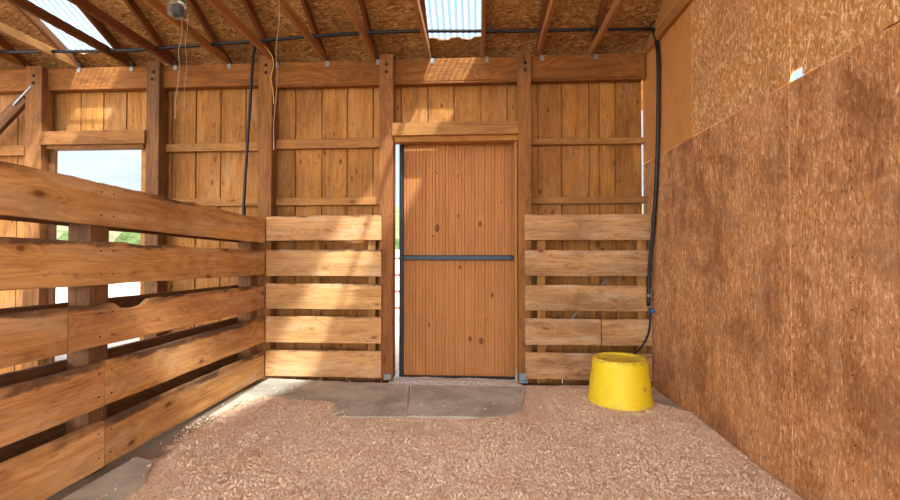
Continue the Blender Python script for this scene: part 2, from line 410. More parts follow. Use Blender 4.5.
tag(grid('gravel_threshold', X(396, YW)-.03, X(517, YW)+.02, 4.40, 5.6, 50, 50,
     lambda x, y: -.034+.022*min(1, (y-4.38)/.2)-.035*max(0, min(1, (y-4.7)/.3))+.006*noise.noise(Vector((x*30, y*30, 0)))+.012*noise.noise(Vector((x*4, y*6, 2))), M['gravel']),
    'pale gravel strip along the bottom of the sliding door', 'gravel')['kind'] = 'stuff'

# wood shavings: bed plus loose flakes, one uncountable mass
def bed_h(x, y):
    n = noise.noise(Vector((x*1.6, y*1.6, 4)))*.5 + noise.noise(Vector((x*5, y*5, 8)))*.22 + noise.noise(Vector((x*16, y*16, 2)))*.1
    edge = 3.72 + .05*math.sin(x*4.2+.5)
    if x < -.5: edge += (-.5-x)*.27
    edge += .16*noise.noise(Vector((x*2.3, 5, 0))) + .06*noise.noise(Vector((x*9, 5, 0)))
    if x > .62: edge = 4.15 + min(1, (x-.62)/.25)*.38
    if x > 1.45: edge = 4.3-(x-1.45)*1.3
    a = min((edge-y)/.45, 1)
    fe = XF-.02+.05*math.sin(y*5.0)+ (0.34*math.exp(-((y-2.35)/.4)**4)); l = min(max((x-fe)/.3, -.2), 1)
    r = min((XR-.02-x)/.3+.35, 1)
    k = min(a, l, r)
    base = -.012 - .035*min(1, max(0, (3.9-y)/1.2))
    return base + .035*k + .030*n*max(.3, min(1, k+.6))
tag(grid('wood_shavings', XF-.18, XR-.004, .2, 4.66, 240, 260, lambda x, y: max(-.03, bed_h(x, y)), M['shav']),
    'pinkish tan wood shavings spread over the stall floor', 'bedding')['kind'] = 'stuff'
shv = bpy.data.objects['wood_shavings']
NFL = 170000
u = np.random.rand(NFL); xx = XF+.03+np.random.rand(NFL)*(XR-XF-.05); yy = 1.9+2.75*u**1.0
V = np.zeros((NFL, 4, 3), dtype=np.float32); keep = np.zeros(NFL, bool)
ang = np.random.rand(NFL)*6.283; ln = .003+.008*np.random.rand(NFL)**2; wd = .0018+.0032*np.random.rand(NFL)
tilt = np.random.randn(NFL)*.5; tilt2 = np.random.randn(NFL)*.5
for i in range(NFL):
    h = bed_h(xx[i], yy[i])
    if (h < -.004 and yy[i] > 3.55) or (h < -.02 and xx[i] < XF+.6):
        if random.random() > .012: continue
        h = max(h, -.03)
    if (yy[i] > 3.58 and xx[i] < .62) or (yy[i] < 2.75 and XF+.06 < xx[i] < XF+.3): h = max(h, 0.0)
    if xx[i] < XF+.22 and random.random() < .75: continue
    keep[i] = True
    ca, sa = math.cos(ang[i]), math.sin(ang[i])
    for k, (a, b) in enumerate(((-1, -1), (1, -1), (1, 1), (-1, 1))):
        lx, ly = a*ln[i], b*wd[i]
        V[i, k] = (xx[i]+lx*ca-ly*sa, yy[i]+lx*sa+ly*ca, h+.003+lx*tilt[i]+ly*tilt2[i]+.0015*(k % 2))
V = V[keep]; n = len(V); me = bpy.data.meshes.new('loose_flakes')
me.vertices.add(n*4); me.vertices.foreach_set('co', V.reshape(-1)); me.loops.add(n*4); me.loops.foreach_set('vertex_index', np.arange(n*4, dtype=np.int32))
me.polygons.add(n); me.polygons.foreach_set('loop_start', np.arange(0, n*4, 4, dtype=np.int32)); me.update(); me.validate()
link('loose_flakes', me, M['flake'], shv)['kind'] = 'stuff'

# ------------------------------------------------------------------ back wall
wb = sempty('wall_back')
def wboards(name, spans, z0, z1, mat=M['wall']):
    if z0 == 0: z0 = -.1
    bl = [(a+.006, b-.006, YW+random.uniform(0, .003), YW+.022, z0, z1) for a, b in spans]
    return boxes(name, bl, mat, wb, .004)
def battens(xs, z0, z1):
    boxes('batten', [(x-.035, x+.035, YW+.024, YW+.045, z0, z1) for x in xs], M['wall'], wb, 0)
def xl(pxs): return [X(p, YW) for p in pxs]
ZT = HZ1+.03
secs = [
 ([-60, -34, -8, 16, 40, 50], 0, ZT),
 ([46, 53.6, 79, 102, 125, 145], Z(149, YW, 90), ZT),
 ([139.5, 149, 171, 195, 220, 245, 268], 0, ZT),
 ([268, 295, 321.5, 347, 373, 392], 0, ZT),
 ([390, 401, 428, 454, 481, 507.5, 524], Z(139, YW, 450), ZT),
 ([522, 538, 562, 589.5, 600, 616, 643], 0, ZT)]
for px, z0, z1 in secs:
    xs = xl(px); wboards('wall_boards', list(zip(xs[:-1], xs[1:])), z0, z1); battens(xs[1:-1], z0, z1)
xs = [X(-60, YW)-.27*i for i in range(10)][::-1]
wboards('wall_boards', list(zip(xs[:-1], xs[1:])), 0, ZT)

# posts ------------------------------------------------------------
def post(px0, px1, py_top, label, mat=M['post'], ybk=.14, bolts=True):
    x0, x1 = X(px0, D), X(px1, D); xc = (x0+x1)/2; zt = Z(py_top, D, (px0+px1)/2)
    t = thing('timber_post', label, 'post', (xc, D+ybk/2, 0), 'timber posts of the back wall')
    plank('shaft', (xc, D+ybk/2, 0), (xc, D+ybk/2, zt), x1-x0, ybk, mat, t, up=(1, 0, 0))
    if bolts:
        for dz in (.11, .19, .21):
            if dz == .21: continue
            xo = xc+random.uniform(-.01, .01)
            b = lathe('bolt', [(.001, .012), (.010, .012), (.011, .004), (.018, .003), (.018, -.001)], M['bolt'], None, (0, 0, 0), 12)
            b.data.transform(Matrix.Rotation(math.pi/2, 4, 'X')); b.parent = t
            b.location = Vector((xo, D-.001, zt-dz)) - t.location
    return t
post(23, 39.5, 66, 'weathered timber post at the far left, with a diagonal brace', M['post'])
post(144.5, 157.5, 62, 'timber post at the right side of the bright opening', M['darkpost'])
post(257, 271, 55, 'timber post in the corner where the slatted fence meets the back wall')
post(379, 393, 54, 'timber post at the left side of the sliding door')
post(518, 531.5, 52, 'timber post at the right side of the sliding door', M['post'])
XL = [X(p, D) for p in (22, 45, 142, 160, 257, 273, 379, 393, 518, 531.5)]

# header
plank('header_beam', (X(-60, YB)-2.2, YB+.055, (HZ0+HZ1)/2), (X(646, YB), YB+.055, (HZ0+HZ1)/2), HZ1-HZ0, .10, M['beam'], None)
tag(bpy.data.objects['header_beam'], 'long reddish brown header beam under the rafters, bolted to the posts', 'beam')
plank('ledger_strip', (X(273, YB), YB+.04, HZ0-.014), (X(645, YB), YB+.04, HZ0-.014), .022, .075, M['beam'])
tag(bpy.data.objects['ledger_strip'], 'thin wooden strip along the underside of the header beam', 'trim')

# girts
def girt(pa, pb, y0, y1, label):
    za, zb = Z(y1, YG, (pa+pb)/2), Z(y0, YG, (pa+pb)/2)
    o = plank('girt_rail', (X(pa, YG), YG+.034, (za+zb)/2), (X(pb, YG), YG+.034, (za+zb)/2), zb-za, .062, M['girt'], None)
    tag(o, label, 'wall rail', 'horizontal rails on the back wall')
girt(531.5, 646, 138, 144, 'upper horizontal rail on the back wall right of the sliding door')
girt(531.5, 646, 196.5, 203.5, 'lower horizontal rail on the back wall right of the sliding door')
girt(273, 379, 138.5, 148, 'upper horizontal rail on the back wall left of the sliding door')
girt(273, 379, 197.5, 205, 'lower horizontal rail on the back wall left of the sliding door')
girt(160, 258, 143, 151, 'upper horizontal rail on the back wall behind the hanging pipe')
girt(160, 258, 198, 206, 'lower horizontal rail on the back wall just above the slatted fence')
girt(-90, 22, 146, 156, 'horizontal wall rail behind the diagonal brace at far left')
# lintels
def hbeam(name, pa, pb, y0, y1, y, th, mat, label, cat):
    pm = (pa+pb)/2; za, zb = Z(y1, y, pm), Z(y0, y, pm)
    return tag(plank(name, (X(pa, y), y+th/2, (za+zb)/2), (X(pb, y), y+th/2, (za+zb)/2), zb-za, th, mat), label, cat)
hbeam('door_lintel', 392, 519, 121.5, 134.5, D-.03, .12, M['girt'], 'wooden lintel across the top of the sliding door opening', 'lintel')
hbeam('opening_lintel', 37, 143, 130.5, 144, D-.03, .12, M['post'], 'weathered wooden lintel over the bright opening at left', 'lintel')
hbeam('head_trim', 393.5, 518, 135.5, 141, D+.02, .12, M['strip'], 'orange wooden strip right under the door lintel', 'trim')
hbeam('head_trim', 45, 142, 144.5, 148, D+.02, .12, M['post'], 'thin strip under the lintel of the bright opening', 'trim')
# jambs
xa_, xb_ = X(41, D+.10), X(53, D+.10)
tag(plank('jamb_board', ((xa_+xb_)/2, D+.165-.045, 0), ((xa_+xb_)/2, D+.165-.045, Z(149, D+.1, 50)), xb_-xa_, .05, M['darkpost'], up=(1, 0, 0)), 'greyish jamb board at the left of the bright opening', 'jamb')
tag(plank('door_stop', (X(516.0, D), D+.02, .06), (X(516.0, D), D+.02, Z(142, D)), .028, .05, M['strip'], up=(1, 0, 0)), 'narrow orange door stop strip beside the right door post', 'trim')
tag(plank('wood_stake', (X(516, D), D-.03, .0), (X(516, D), D-.03, Z(366, D)), .026, .03, M['railr'], up=(1, 0, 0)), 'short pale wooden stake at the foot of the door stop', 'stake')
tag(boxes('post_anchor', [(X(519, D-.03), X(527, D-.03), D-.03, D-.002, .0, .085), (X(519, D-.03), X(527, D-.03), D-.07, D-.03, .0, .02)], M['bluegrey'], None, .003, (X(523, D), D-.03, 0)), 'blue grey metal anchor at the foot of the right door post', 'bracket')
tag(boxes('post_anchor', [(X(384, D-.03), X(391, D-.03), D-.03, D-.002, .0, .06)], M['zinc'], None, .003, (X(387, D), D-.03, 0)), 'grey metal anchor at the foot of the left door post', 'bracket')

# diagonal brace + strap
b0, b1 = at(25, 98, D+.035), at(-50, 178, D+.035)
t = thing('diagonal_brace', 'dark diagonal brace joined to the far left post', 'brace', b1)
plank('brace_board', b0, b1, .13, .05, M['darkpost'], t)
c0, c1 = at(31, 86, D-.006), at(13, 105, D-.006)
plank('metal_strap', c0, c1, .022, .004, M['zinc'], t)

# ------------------------------------------------------------------ board panels beside the door
def panel(px0, px1, rows, label, mat, extras=None, cut=None):
    xa, xb = X(px0, D), X(px1, D); t = thing('board_panel', label, 'board panel', ((xa+xb)/2, D-.02, 0), 'slatted board panels beside the door')
    for i, (a, b) in enumerate(rows):
        za, zb = Z(b, D-.04, (px0+px1)/2), Z(a, D-.04, (px0+px1)/2); zc = (za+zb)/2
        segs = [(xa, xb)]
        if cut and i in cut: c = X(cut[i], D); segs = [(xa, c-.004), (c+.004, xb)]
        for s0, s1 in segs:
            o = plank('board', (s0, D-.021, zc), (s1, D-.021, zc+random.uniform(-.004, .004)), zb-za, .038, mat, t, top=.008, wob=.004)
    return t
pl = panel(268, 382, [(215.5, 240.5), (249.5, 276), (283.5, 309), (316.5, 343), (350.5, 377)], 'five pale wide boards on the back wall between fence and sliding door', M['railb'])
pr = panel(524.5, 650, [(214, 240), (250, 276), (285, 311), (319, 345.5), (353, 380)], 'five soiled wide boards on the back wall behind the yellow tub', M['railr'], cut={3: 600})
for px in (289, 333, 372, 541, 641):    # studs carrying the boards
    o = plank('stud', (X(px, D+.02), D+.045, .0), (X(px, D+.02), D+.045, Z(216, D)), .085, .088, M['girt'], pl if px < 400 else pr, up=(1, 0, 0)) if px in (372, 541, 641) else None
# steel rod crossing behind the right boards
tag(tube('diagonal_rod', [at(617, 268, D+.015), at(535, 359, D+.015)], .007, M['bluegrey']), 'blue grey steel rod running diagonally behind the right boards', 'rod')

# ------------------------------------------------------------------ slatted fence at left
YE = D-.045
fz = [(218.5, 243), (250, 274.5), (284.5, 308.5), (316.5, 342), (350.5, 376.5)]
ft = thing('slatted_fence', 'five rail wooden stall fence running along the left side', 'fence', (XF-.1, 2.6, 0))
JY = 2.70
for i, (a, b) in enumerate(fz):
    za, zb = Z(b, YE, 267), Z(a, YE, 267); zc = (za+zb)/2; w = zb-za
    xc = XF-.02; tp = (.02, .02, .016, .008, .006)[i]
    dz = (.08, .04, .03, .01, 0)[i]
    if i < 2:
        plank('fence_board', (xc, YE, zc), (xc, .6, zc+dz), w+(.0, .0)[i], .038, M['rail'], ft, top=tp, wob=.006)
    else:
        nt = [(JY-YE+.0, 0.01, .0)]
        na = []
        if i == 2:
            y_n = (atx(132, 298, XF)).y; na = [(YE-y_n, .14, .05), (YE-y_n-.35, .05, .015)]
            plank('fence_board', (xc, YE, zc), (xc, 2.36, zc+dz*.5), w, .038, M['rail'], ft, top=tp, wob=.006, notches=na)
            plank('fence_board', (xc, 2.35, zc+dz*.5), (xc, .6, zc+dz), w, .038, M['rail'], ft, top=tp, wob=.006)
        else:
            plank('fence_board', (xc, YE, zc), (xc, JY-.09, zc), w, .038, M['rail'], ft, top=tp, wob=.005)
            plank('fence_board', (xc, JY-.10, zc), (xc, .6, zc+random.uniform(-.005, .005)), w+.004, .038, M['rail'], ft, top=tp, wob=.005)
    plank('fence_board', (XF-.205, YE, zc+(-.01, -.01, .012, .02, .05)[i]), (XF-.205, .6, zc+(-.01, -.01, .012, .02, .05)[i]+dz), w-.01, .038, M['darkpost'], ft, top=.006, wob=.005)   # far side of the fence; shade behind the rails put into darker wood
for y in (4.50, JY-.10, .75):
    plank('fence_post', (XF-.112, y, -.012), (XF-.112, y, Z(222, YE, 267)+(.03 if y < 4 else -.02)), .14, .14, M['darkpost'], ft, up=(1, 0, 0))

for fb in [o for o in ft.children if o.name.startswith('fence_board') and abs(WM[o.name].translation.x-(XF-.02)) < .01]:
    w0 = WM[fb.name]; L = max(v.co.x for v in fb.data.vertices)
    for yy_ in (4.53, 4.47, JY-.05, JY-.14):
        lx = w0.translation.y-yy_
        if not .02 < lx < L-.02: continue
        for dz_ in (-.07, .07):
            me = bpy.data.meshes.new('nail'); bm = bmesh.new()
            bmesh.ops.create_cone(bm, cap_ends=True, segments=8, radius1=.006, radius2=.004, depth=.006, matrix=Matrix.Rotation(math.pi/2, 4, 'Y')); bm.to_mesh(me); bm.free()
            link('nail', me, M['bolt'], fb, Matrix.Translation((XF-.0, yy_, (w0 @ Vector((lx, 0, dz_))).z)))

# ------------------------------------------------------------------ sliding door
dr = sempty('door_1', (X(458, 4.95), 4.95, 0))
dx0, dx1 = X(399.5, 4.93), X(520, 4.93); dz0, dz1 = Z(379, 4.93), Z(136, 4.93); ym = 4.95
def door_face():
    vs = []; fs = []; pitch = .036; x0, x1 = dx0+.045, dx1-.02; xs = []
    x = x0; k = 0
    while x < x1:
        g = .006 if k % 3 else .010
        xs += [(x, 0), (x+pitch-g, 0), (x+pitch-g*.75, g*.9), (x+pitch-g*.25, g*.9)]; x += pitch; k += 1
    xs.append((x, 0)); n = len(xs)
    for z in (dz0+.03, dz1): vs += [(a, ym-.016+b, z) for a, b in xs]
    for z in (dz0+.03, dz1): vs += [(a, ym+.012, z) for a, b in xs]
    for i in range(n-1):
        fs.append((i, i+1, n+i+1, n+i)); fs.append((2*n+i+1, 2*n+i, 3*n+i, 3*n+i+1))
        fs.append((i+1, i, 2*n+i, 2*n+i+1)); fs.append((n+i, n+i+1, 3*n+i+1, 3*n+i))
    fs.append((0, n, 3*n, 2*n)); fs.append((n-1, 3*n-1, 4*n-1, 2*n-1))
    me = bpy.data.meshes.new('door_panel'); me.from_pydata(vs, [], fs); return me
zm0, zm1 = Z(260.2, ym-.05), Z(255.2, ym-.05)
for nm, a, b in (('upper_panel', zm1-.01, dz1), ('lower_panel', dz0+.03, zm0+.01)):
    me = door_face(); me.name = nm
    for v in me.vertices: v.co.z = a if v.co.z < (dz0+dz1)/2 else b
    link(nm, me, M['door'], dr)
boxes('stile', [(dx0, dx0+.05, ym-.04, ym+.02, dz0, dz1)], M['black'], dr, .004)
boxes('stile', [(dx1-.05, dx1, ym-.04, ym+.02, dz0, dz1)], M['black'], dr, .004)
boxes('bottom_rail', [(dx0+.05, dx1-.05, ym-.04, ym+.02, dz0, dz0+.036)], M['black'], dr, .004)
boxes('middle_rail', [(dx0+.05, dx1-.05, ym-.05, ym-.012, zm0, zm1)], M['rail_steel'], dr, .006)
def spot(px, py, r, lab=None, m='nail', sy=1.3):
    r *= .8; p = at(px, py, ym-.0165); o = lathe('knot', [(.001, .0028), (r*.7, .0024), (r, .0)], M[m], dr, p, 14)
    o.data.transform(Matrix.Diagonal((1, sy, 1, 1))); o.data.transform(Matrix.Rotation(math.pi/2, 4, 'X')); return o
N = plain('cedar_knot', (132, 74, 42), .7, 0, .2, 40); M['knot'] = N
M['paleknot'] = plain('pale_plug', (186, 176, 150), .7, 0, .2, 40)
for px, py, r in ((437, 228, .034), (458, 176, .012), (480, 224, .024), (481, 341, .030), (470, 339, .024), (429, 325, .016), (460, 267, .016), (492, 295, .02), (486, 320, .01), (501, 202, .012), (458, 216, .014), (433, 236, .012), (437, 173, .01)):
    spot(px, py, r, m='knot', sy=1.5)
for px, py, r in ((438, 329, .009), (454, 336, .011), (451, 350, .011), (468, 352, .010), (463, 358, .009), (446, 334, .008)):
    spot(px, py, r, m='paleknot', sy=1)

# ------------------------------------------------------------------ right wall
wr = sempty('wall_right', (XR, 3, 0))
LEAN = 0.0
yA = atx(692, 130, XR).y; yC = atx(790, 200, XR).y; zs = atx(700, 132, XR).z
zs2 = atx(860, 44, XR).z; zseam = (zs+zs2)/2
yw = yC-yA
def sheet(name, y0, y1, z0, z1, mat, notch=None, dx=0):
    g = .004
    if notch:
        bl = [(XR+dx, XR+dx+.016, notch[0], y1-g, z0+g, z1), (XR+dx, XR+dx+.016, y0+g, notch[0], z0+g+notch[1], z1)]
        bl = [(XR+dx, XR+dx+.016, y0+g, y1-g-notch[0], z0+g, z1-g), (XR+dx, XR+dx+.016, y1-g-notch[0], y1-g, z0+notch[1], z1-g)]
    else: bl = [(XR+dx, XR+dx+.016, y0+g, y1-g, z0+g, z1-g)]
    return boxes(name, bl, mat, wr, 0)
ZTOP = 6.2
low = [YW+.03, yC, yC-1.22, yC-2.44, yC-3.66]
for i in range(4): sheet('lower_sheet', low[i+1], low[i], -.09, zseam, M['osb_lo'])
sheet('upper_sheet', yA, YW+.03, zseam, 3.9, M['ply'])
p1 = atx(790.5, 78, XR).y; p2 = atx(802, 74, XR).y
hz = atx(792, 71.5, XR).z - zseam
q1, q2 = max(p1, p2), min(p1, p2)
sheet('upper_sheet', q1, yA, zseam, 4.6, M['osb_hi'])
sheet('upper_sheet', q1-1.22, q1, zseam, 5.25, M['osb_hi'], notch=(q1-q2, hz))
sheet('upper_sheet', -3.2, q1-1.22, zseam, 6.2, M['osb_hi'])
# framing behind the sheets
boxes('stud', [(XR+.018, XR+.10, y-.02, y+.02, 0, 3.5) for y in (yC+.35, 2.0, yC-.6, 3.9, 4.5, 1, .2)], M['girt'], wr, 0)
def nails(px, y, z0, z1, step):
    bm = bmesh.new(); z = z0
    while z < z1:
        bmesh.ops.create_cone(bm, cap_ends=True, segments=8, radius1=.004, radius2=.003, depth=.003,
            matrix=Matrix.Translation((XR-.001, y+random.uniform(-.008, .008), z)) @ Matrix.Rotation(math.pi/2, 4, 'Y')); z += step*random.uniform(.8, 1.2)
    me = bpy.data.meshes.new('nail_row'); bm.to_mesh(me); bm.free(); link('nail_row', me, M['nail'], wr)
nails(0, yC+.02, .1, zseam-.05, .13); nails(0, yC-.02, .1, zseam-.05, .15)
y850 = atx(850, 150, XR).y; nails(0, y850, .1, zseam, .15); nails(0, yA+.02, zseam+.03, 3.3, .14); nails(0, yC+.41, .2, zseam, .3)
# rafter-side trim at the top of the right wall
plank('trim_1', (XR-.022, 4.7, HZ1+.02), (XR-.022, .3, HZ1+.02), .10, .04, M['chord']); struct(bpy.data.objects['trim_1'])

# ------------------------------------------------------------------ roof
tx = [X(p, YB) for p in (22, 73, 126, 170, 224, 272, 323, 374, 428.6, 483, 539, 593)]
tx = [tx[0]-1.14, tx[0]-.57] + tx
places = ['outside the left edge of the view', 'at the far left edge above the diagonal brace', 'leftmost, over the far left post', 'just left of the upper left skylight', 'across the upper left skylight, dark',
  'over the post right of the bright opening', 'by the hanging clear box', 'over the fence corner post', 'right of the hanging white string', 'just left of the left door post', 'at the left edge of the middle skylight',
  'at the right edge of the middle skylight', 'just right of the right door post', 'nearest the right wall']
Y1 = -1.2
for k, x in enumerate(tx):
    t = thing('roof_truss', 'wooden roof truss '+places[k], 'roof truss', (x, YB, HZ1), 'roof trusses')
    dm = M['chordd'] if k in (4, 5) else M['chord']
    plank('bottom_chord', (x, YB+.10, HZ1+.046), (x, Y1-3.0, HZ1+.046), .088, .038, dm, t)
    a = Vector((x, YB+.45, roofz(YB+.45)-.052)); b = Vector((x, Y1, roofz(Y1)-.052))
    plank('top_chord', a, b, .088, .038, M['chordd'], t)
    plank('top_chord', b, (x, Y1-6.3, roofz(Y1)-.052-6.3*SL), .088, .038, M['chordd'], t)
    boxes('tie_plate', [(x+.020, x+.060, YB-.003, YB-.0005, HZ1-.055, HZ1+.0), (x+.020, x+.0225, YB-.003, YB+.03, HZ1-.002, HZ1+.06)], M['zinc'], t, 0)
    if k in (3, 4, 10, 11):
        boxes('gusset_plate', [(x-.0215, x-.0195, YB-.15, YB+.05, HZ1+.01, HZ1+.085)], M['zinc'], t, 0)
# sheathing
edges = [tx[0]-.9] + tx + [XR+.3]
ce = sempty('ceiling')
def rslab(name, x0, x1, y0, y1, th, mat, ragged=0, parent=ce):
    n = 24 if ragged else 1; vs = []; fs = []
    for i in range(n+1):
        x = x0+(x1-x0)*i/n; yr = y0 + (noise.noise(Vector((x*9, 1, 1)))*ragged + (ragged*.8 if (i//5) % 2 else 0) if ragged else 0)
        for y, dz in ((yr, 0), (y1, 0), (y1, th), (yr, th)): vs.append((x, y, roofz(y)+dz))
    for i in range(n):
        a = i*4
        for k in range(4): fs.append((a+k, a+(k+1) % 4, a+4+(k+1) % 4, a+4+k))
    fs.append((0, 1, 2, 3)); fs.append((n*4+3, n*4+2, n*4+1, n*4))
    me = bpy.data.meshes.new(name); me.from_pydata(vs, [], fs)
    bm = bmesh.new(); bm.from_mesh(me); bmesh.ops.recalc_face_normals(bm, faces=bm.faces); bm.to_mesh(me); bm.free()
    return link(name, me, mat, parent)
SKY = {3: 0, 10: 1}           # truss bays with a clear panel
ysk = at(470, 39, YB).y
def roof_y(px, py):
    d = ray(px, py); # z = roofz(y)
    t_ = (roofz(0)-CAM.z)/(d.z+SL*d.y); return (CAM+d*t_).y
sk_y0 = roof_y(455, 38); sk_y1 = roof_y(92, 52)
for i in range(len(edges)-1):
    x0, x1 = edges[i]+(.0 if i else 0), edges[i+1]
    if i-1 in SKY:
        yy0 = sk_y0 if i-1 == 10 else sk_y1
        rslab('sheathing', x0, x1, yy0, YB+.9, .012, M['roof'], ragged=.025)
        nx = 60; ys_ = (yy0+.10, -.85)
        vs = []; fs = []
        for j in range(nx+1):
            x = x0-.02+(x1-x0+.04)*j/nx; c = .010*math.sin(2*math.pi*x/.064)
            for y in ys_: vs.append((x, y, roofz(y)+.030+c))
        for j in range(nx): a = j*2; fs.append((a, a+1, a+3, a+2))
        me = bpy.data.meshes.new('skylight_sheet'); me.from_pydata(vs, [], fs); link('skylight_sheet', me, M['sky'], ce)
        rslab('sheathing', x0, x1, Y1-.02, -.7, .012, M['roof'])
    else:
        ya = YB+.9; yj = [ya, YB-.62-(i % 2)*.3, YB-1.84, YB-3.06, YB-4.28, Y1-.02]
        for a, b in zip(yj[:-1], yj[1:]): rslab('sheathing', x0+.001, x1-.001, b+.0015, a-.0015, .012, M['roof'])

zr = roofz(Y1)
for i in range(len(edges)-1):      # far slope of the roof; unseen clear bays added to brighten the floor
    q0, q1_ = edges[i], edges[i+1]
    if i-1 in (0, 3, 5, 7, 9, 10, 12):
        me = bpy.data.meshes.new('skylight_sheet'); vs = []; fs = []
        for j in range(41):
            x = q0-.02+(q1_-q0+.04)*j/40; c = .010*math.sin(2*math.pi*x/.064)
            for y in (Y1-1.35, Y1-4.6): vs.append((x, y, zr-(Y1-y)*SL+.03+c))
        for j in range(40): fs.append((j*2, j*2+1, j*2+3, j*2+2))
        me.from_pydata(vs, [], fs); link('skylight_sheet', me, M['sky'], ce); rng = ((Y1, Y1-1.4), (Y1-4.5, Y1-6.4))
    else: rng = ((Y1, Y1-6.4),)
    for ya, yb_ in rng:
        za, zb = zr-(Y1-ya)*SL, zr-(Y1-yb_)*SL
        me = bpy.data.meshes.new('sheathing')
        me.from_pydata([(q0, ya, za), (q1_, ya, za), (q1_, yb_, zb), (q0, yb_, zb), (q0, ya, za+.012), (q1_, ya, za+.012), (q1_, yb_, zb+.012), (q0, yb_, zb+.012)], [],
            [(0, 1, 2, 3), (7, 6, 5, 4), (0, 4, 5, 1), (2, 6, 7, 3), (1, 5, 6, 2), (0, 3, 7, 4)])
        link('sheathing', me, M['roof'], ce)
# conduit and pipes
cy = 4.46
def cz(px, py): return at(px, py, cy)
tag(tube('black_conduit', [cz(-60, 52), cz(40, 51.5), cz(120, 50.5), cz(190, 46), cz(258, 41), cz(330, 35), cz(400, 31.5), cz(470, 31), cz(520, 31), cz(590, 29.5), cz(651, 29)], .017, M['pipe'], None, 12),
    'long black water pipe running along the underside of the roof', 'pipe')
tag(tube('drop_pipe', [at(256, 45, 4.64), at(253, 60, 4.64), at(249, 120, 4.64), at(245, 180, 4.64), at(243, 218, 4.66), at(240, 300, 4.66)], .016, M['pipe']),
    'black pipe dropping down beside the corner post behind the fence', 'pipe')
def hp(px, py, y=D-.09):
    p = at(px, py, y)
    return p if p.x < XR-.03 else atx(px, py, XR-.03)
h = thing('water_hose', 'thick black hose hanging down the right corner to a blue valve', 'hose', (at(648, 380, D-.09)))
tube('hose_upper', [hp(652, 29, D-.10), hp(656.5, 40, D-.09), hp(658.5, 70, D-.09), hp(657.5, 150, D-.09), hp(654, 220, D-.09), hp(649.5, 270, D-.09), hp(648.5, 306, D-.09)], .019, M['pipe'], h, 14)
tube('hose_lower', [at(650, 308, D-.10), at(650.5, 318, D-.12), at(648, 335, D-.16), at(640, 349, D-.2), at(629, 357, D-.26), at(612, 368, D-.3)], .011, M['pipe'], h)
tube('hose_clamp', [at(648.7, 294.0, D-.09), at(648.8, 297.0, D-.09)], .024, M['zinc'], h)
p = at(650, 311, D-.09)
vb = tube('valve_body', [p+Vector((0, 0, .035)), p+Vector((0, 0, -.03))], .018, M['zinc'], h)
boxes('valve_handle', [(p.x-.008, p.x+.03, p.y-.045, p.y-.012, p.z-.012, p.z+.022)], M['blueplastic'], vb, .005)
q = at(655, 27, D-.1)
t = thing('pipe_bracket', 'small metal pipe bracket at the top right corner', 'bracket', q)
boxes('plate', [(q.x-.07, q.x+.06, q.y-.03, q.y+.03, q.z-.012, q.z-.004)], M['zinc'], t, .002)
tube('clip', [q+Vector((-.06, -.03, -.01)), q+Vector((-.03, -.05, .03)), q+Vector((.01, -.045, .035)), q+Vector((.05, -.03, -.005))], .008, M['bolt'], t)

# hanging clear box and strings
yh = 3.55
c = at(177, 9, yh)
t = thing('hanging_box', 'small clear plastic box with green lid hanging from the rafters', 'hanging box', c)
bb = boxes('box_body', [(c.x-.06, c.x+.06, c.y-.05, c.y+.05, c.z-.07, c.z+.055)], M['clear'], t, .014)
boxes('lid', [(c.x-.05, c.x+.05, c.y-.04, c.y+.04, c.z+.056, c.z+.088)], M['green'], t, .008)
boxes('contents', [(c.x-.03, c.x+.035, c.y-.03, c.y+.03, c.z-.045, c.z+.03)], M['black'], bb, .01)
tube('hanger_wire', [(c.x, c.y, c.z+.085), (c.x, c.y, HZ1+.05)], .002, M['zinc'], t)
def hang(px0, py0, px1, py1, y, r, label, mat=M['string'], bulge=.01, z0=None):
    a = at(px0, py0, y); b = at(px1, py1, y)
    if z0: a.z = z0
    pts = [a.lerp(b, k/6)+Vector((math.sin(k*2.3)*bulge, 0, 0)) for k in range(7)]; pts[0] = a; pts[-1] = b
    tag(tube('hanging_string', pts, lambda u: r*.75*(1.9 if u > .93 else 1), mat, None, 6), label, 'string')
hang(182, 17, 175.5, 118, yh, .0035, 'white twisted string hanging below the clear box, longer to the left')
hang(187, 12, 185, 108, yh, .0022, 'thin pale string hanging just right of the clear box string')
hang(279, -8, 274, 150, yh, .0035, 'white string hanging in front of the fence corner post', z0=HZ1)
cc = 4.5
tag(tube('tan_cord', [at(258, 41, cc), at(265, 47, cc), at(272, 56, cc), at(273.5, 66, cc), at(271, 78, cc), at(273, 92, cc), at(274, 104, cc)], .006, M['tan'], None, 8), 'looped tan cord hanging from the pipe end by the corner post', 'cord')

# ------------------------------------------------------------------ yellow tub
tb = fl(620, 403.5); tz = bed_h(tb[0], tb[1])
def tubfn(p, a):
    x, y, z = p
    r = math.hypot(x, y)
    if z < .012: z += .0
    return (x*.948*(1+.012*math.sin(2*a+1)), y*.948*(1+.012*math.sin(3*a)), z)
TB = thing('feed_tub', 'upturned yellow plastic tub on the shavings in the right corner', 'tub', (tb[0], tb[1], tz))
H = .385
lathe('tub_body', [(.277, .0), (.287, .004), (.289, .022), (.280, .030), (.277, .06), (.262, .18), (.250, .28), (.243, H-.03), (.240, H-.012), (.232, H-.003), (.222, H), (.208, H), (.203, H-.010), (.1, H-.010), (.001, H-.008)],
      M['tub'], TB, (tb[0], tb[1], tz), 64, tubfn)

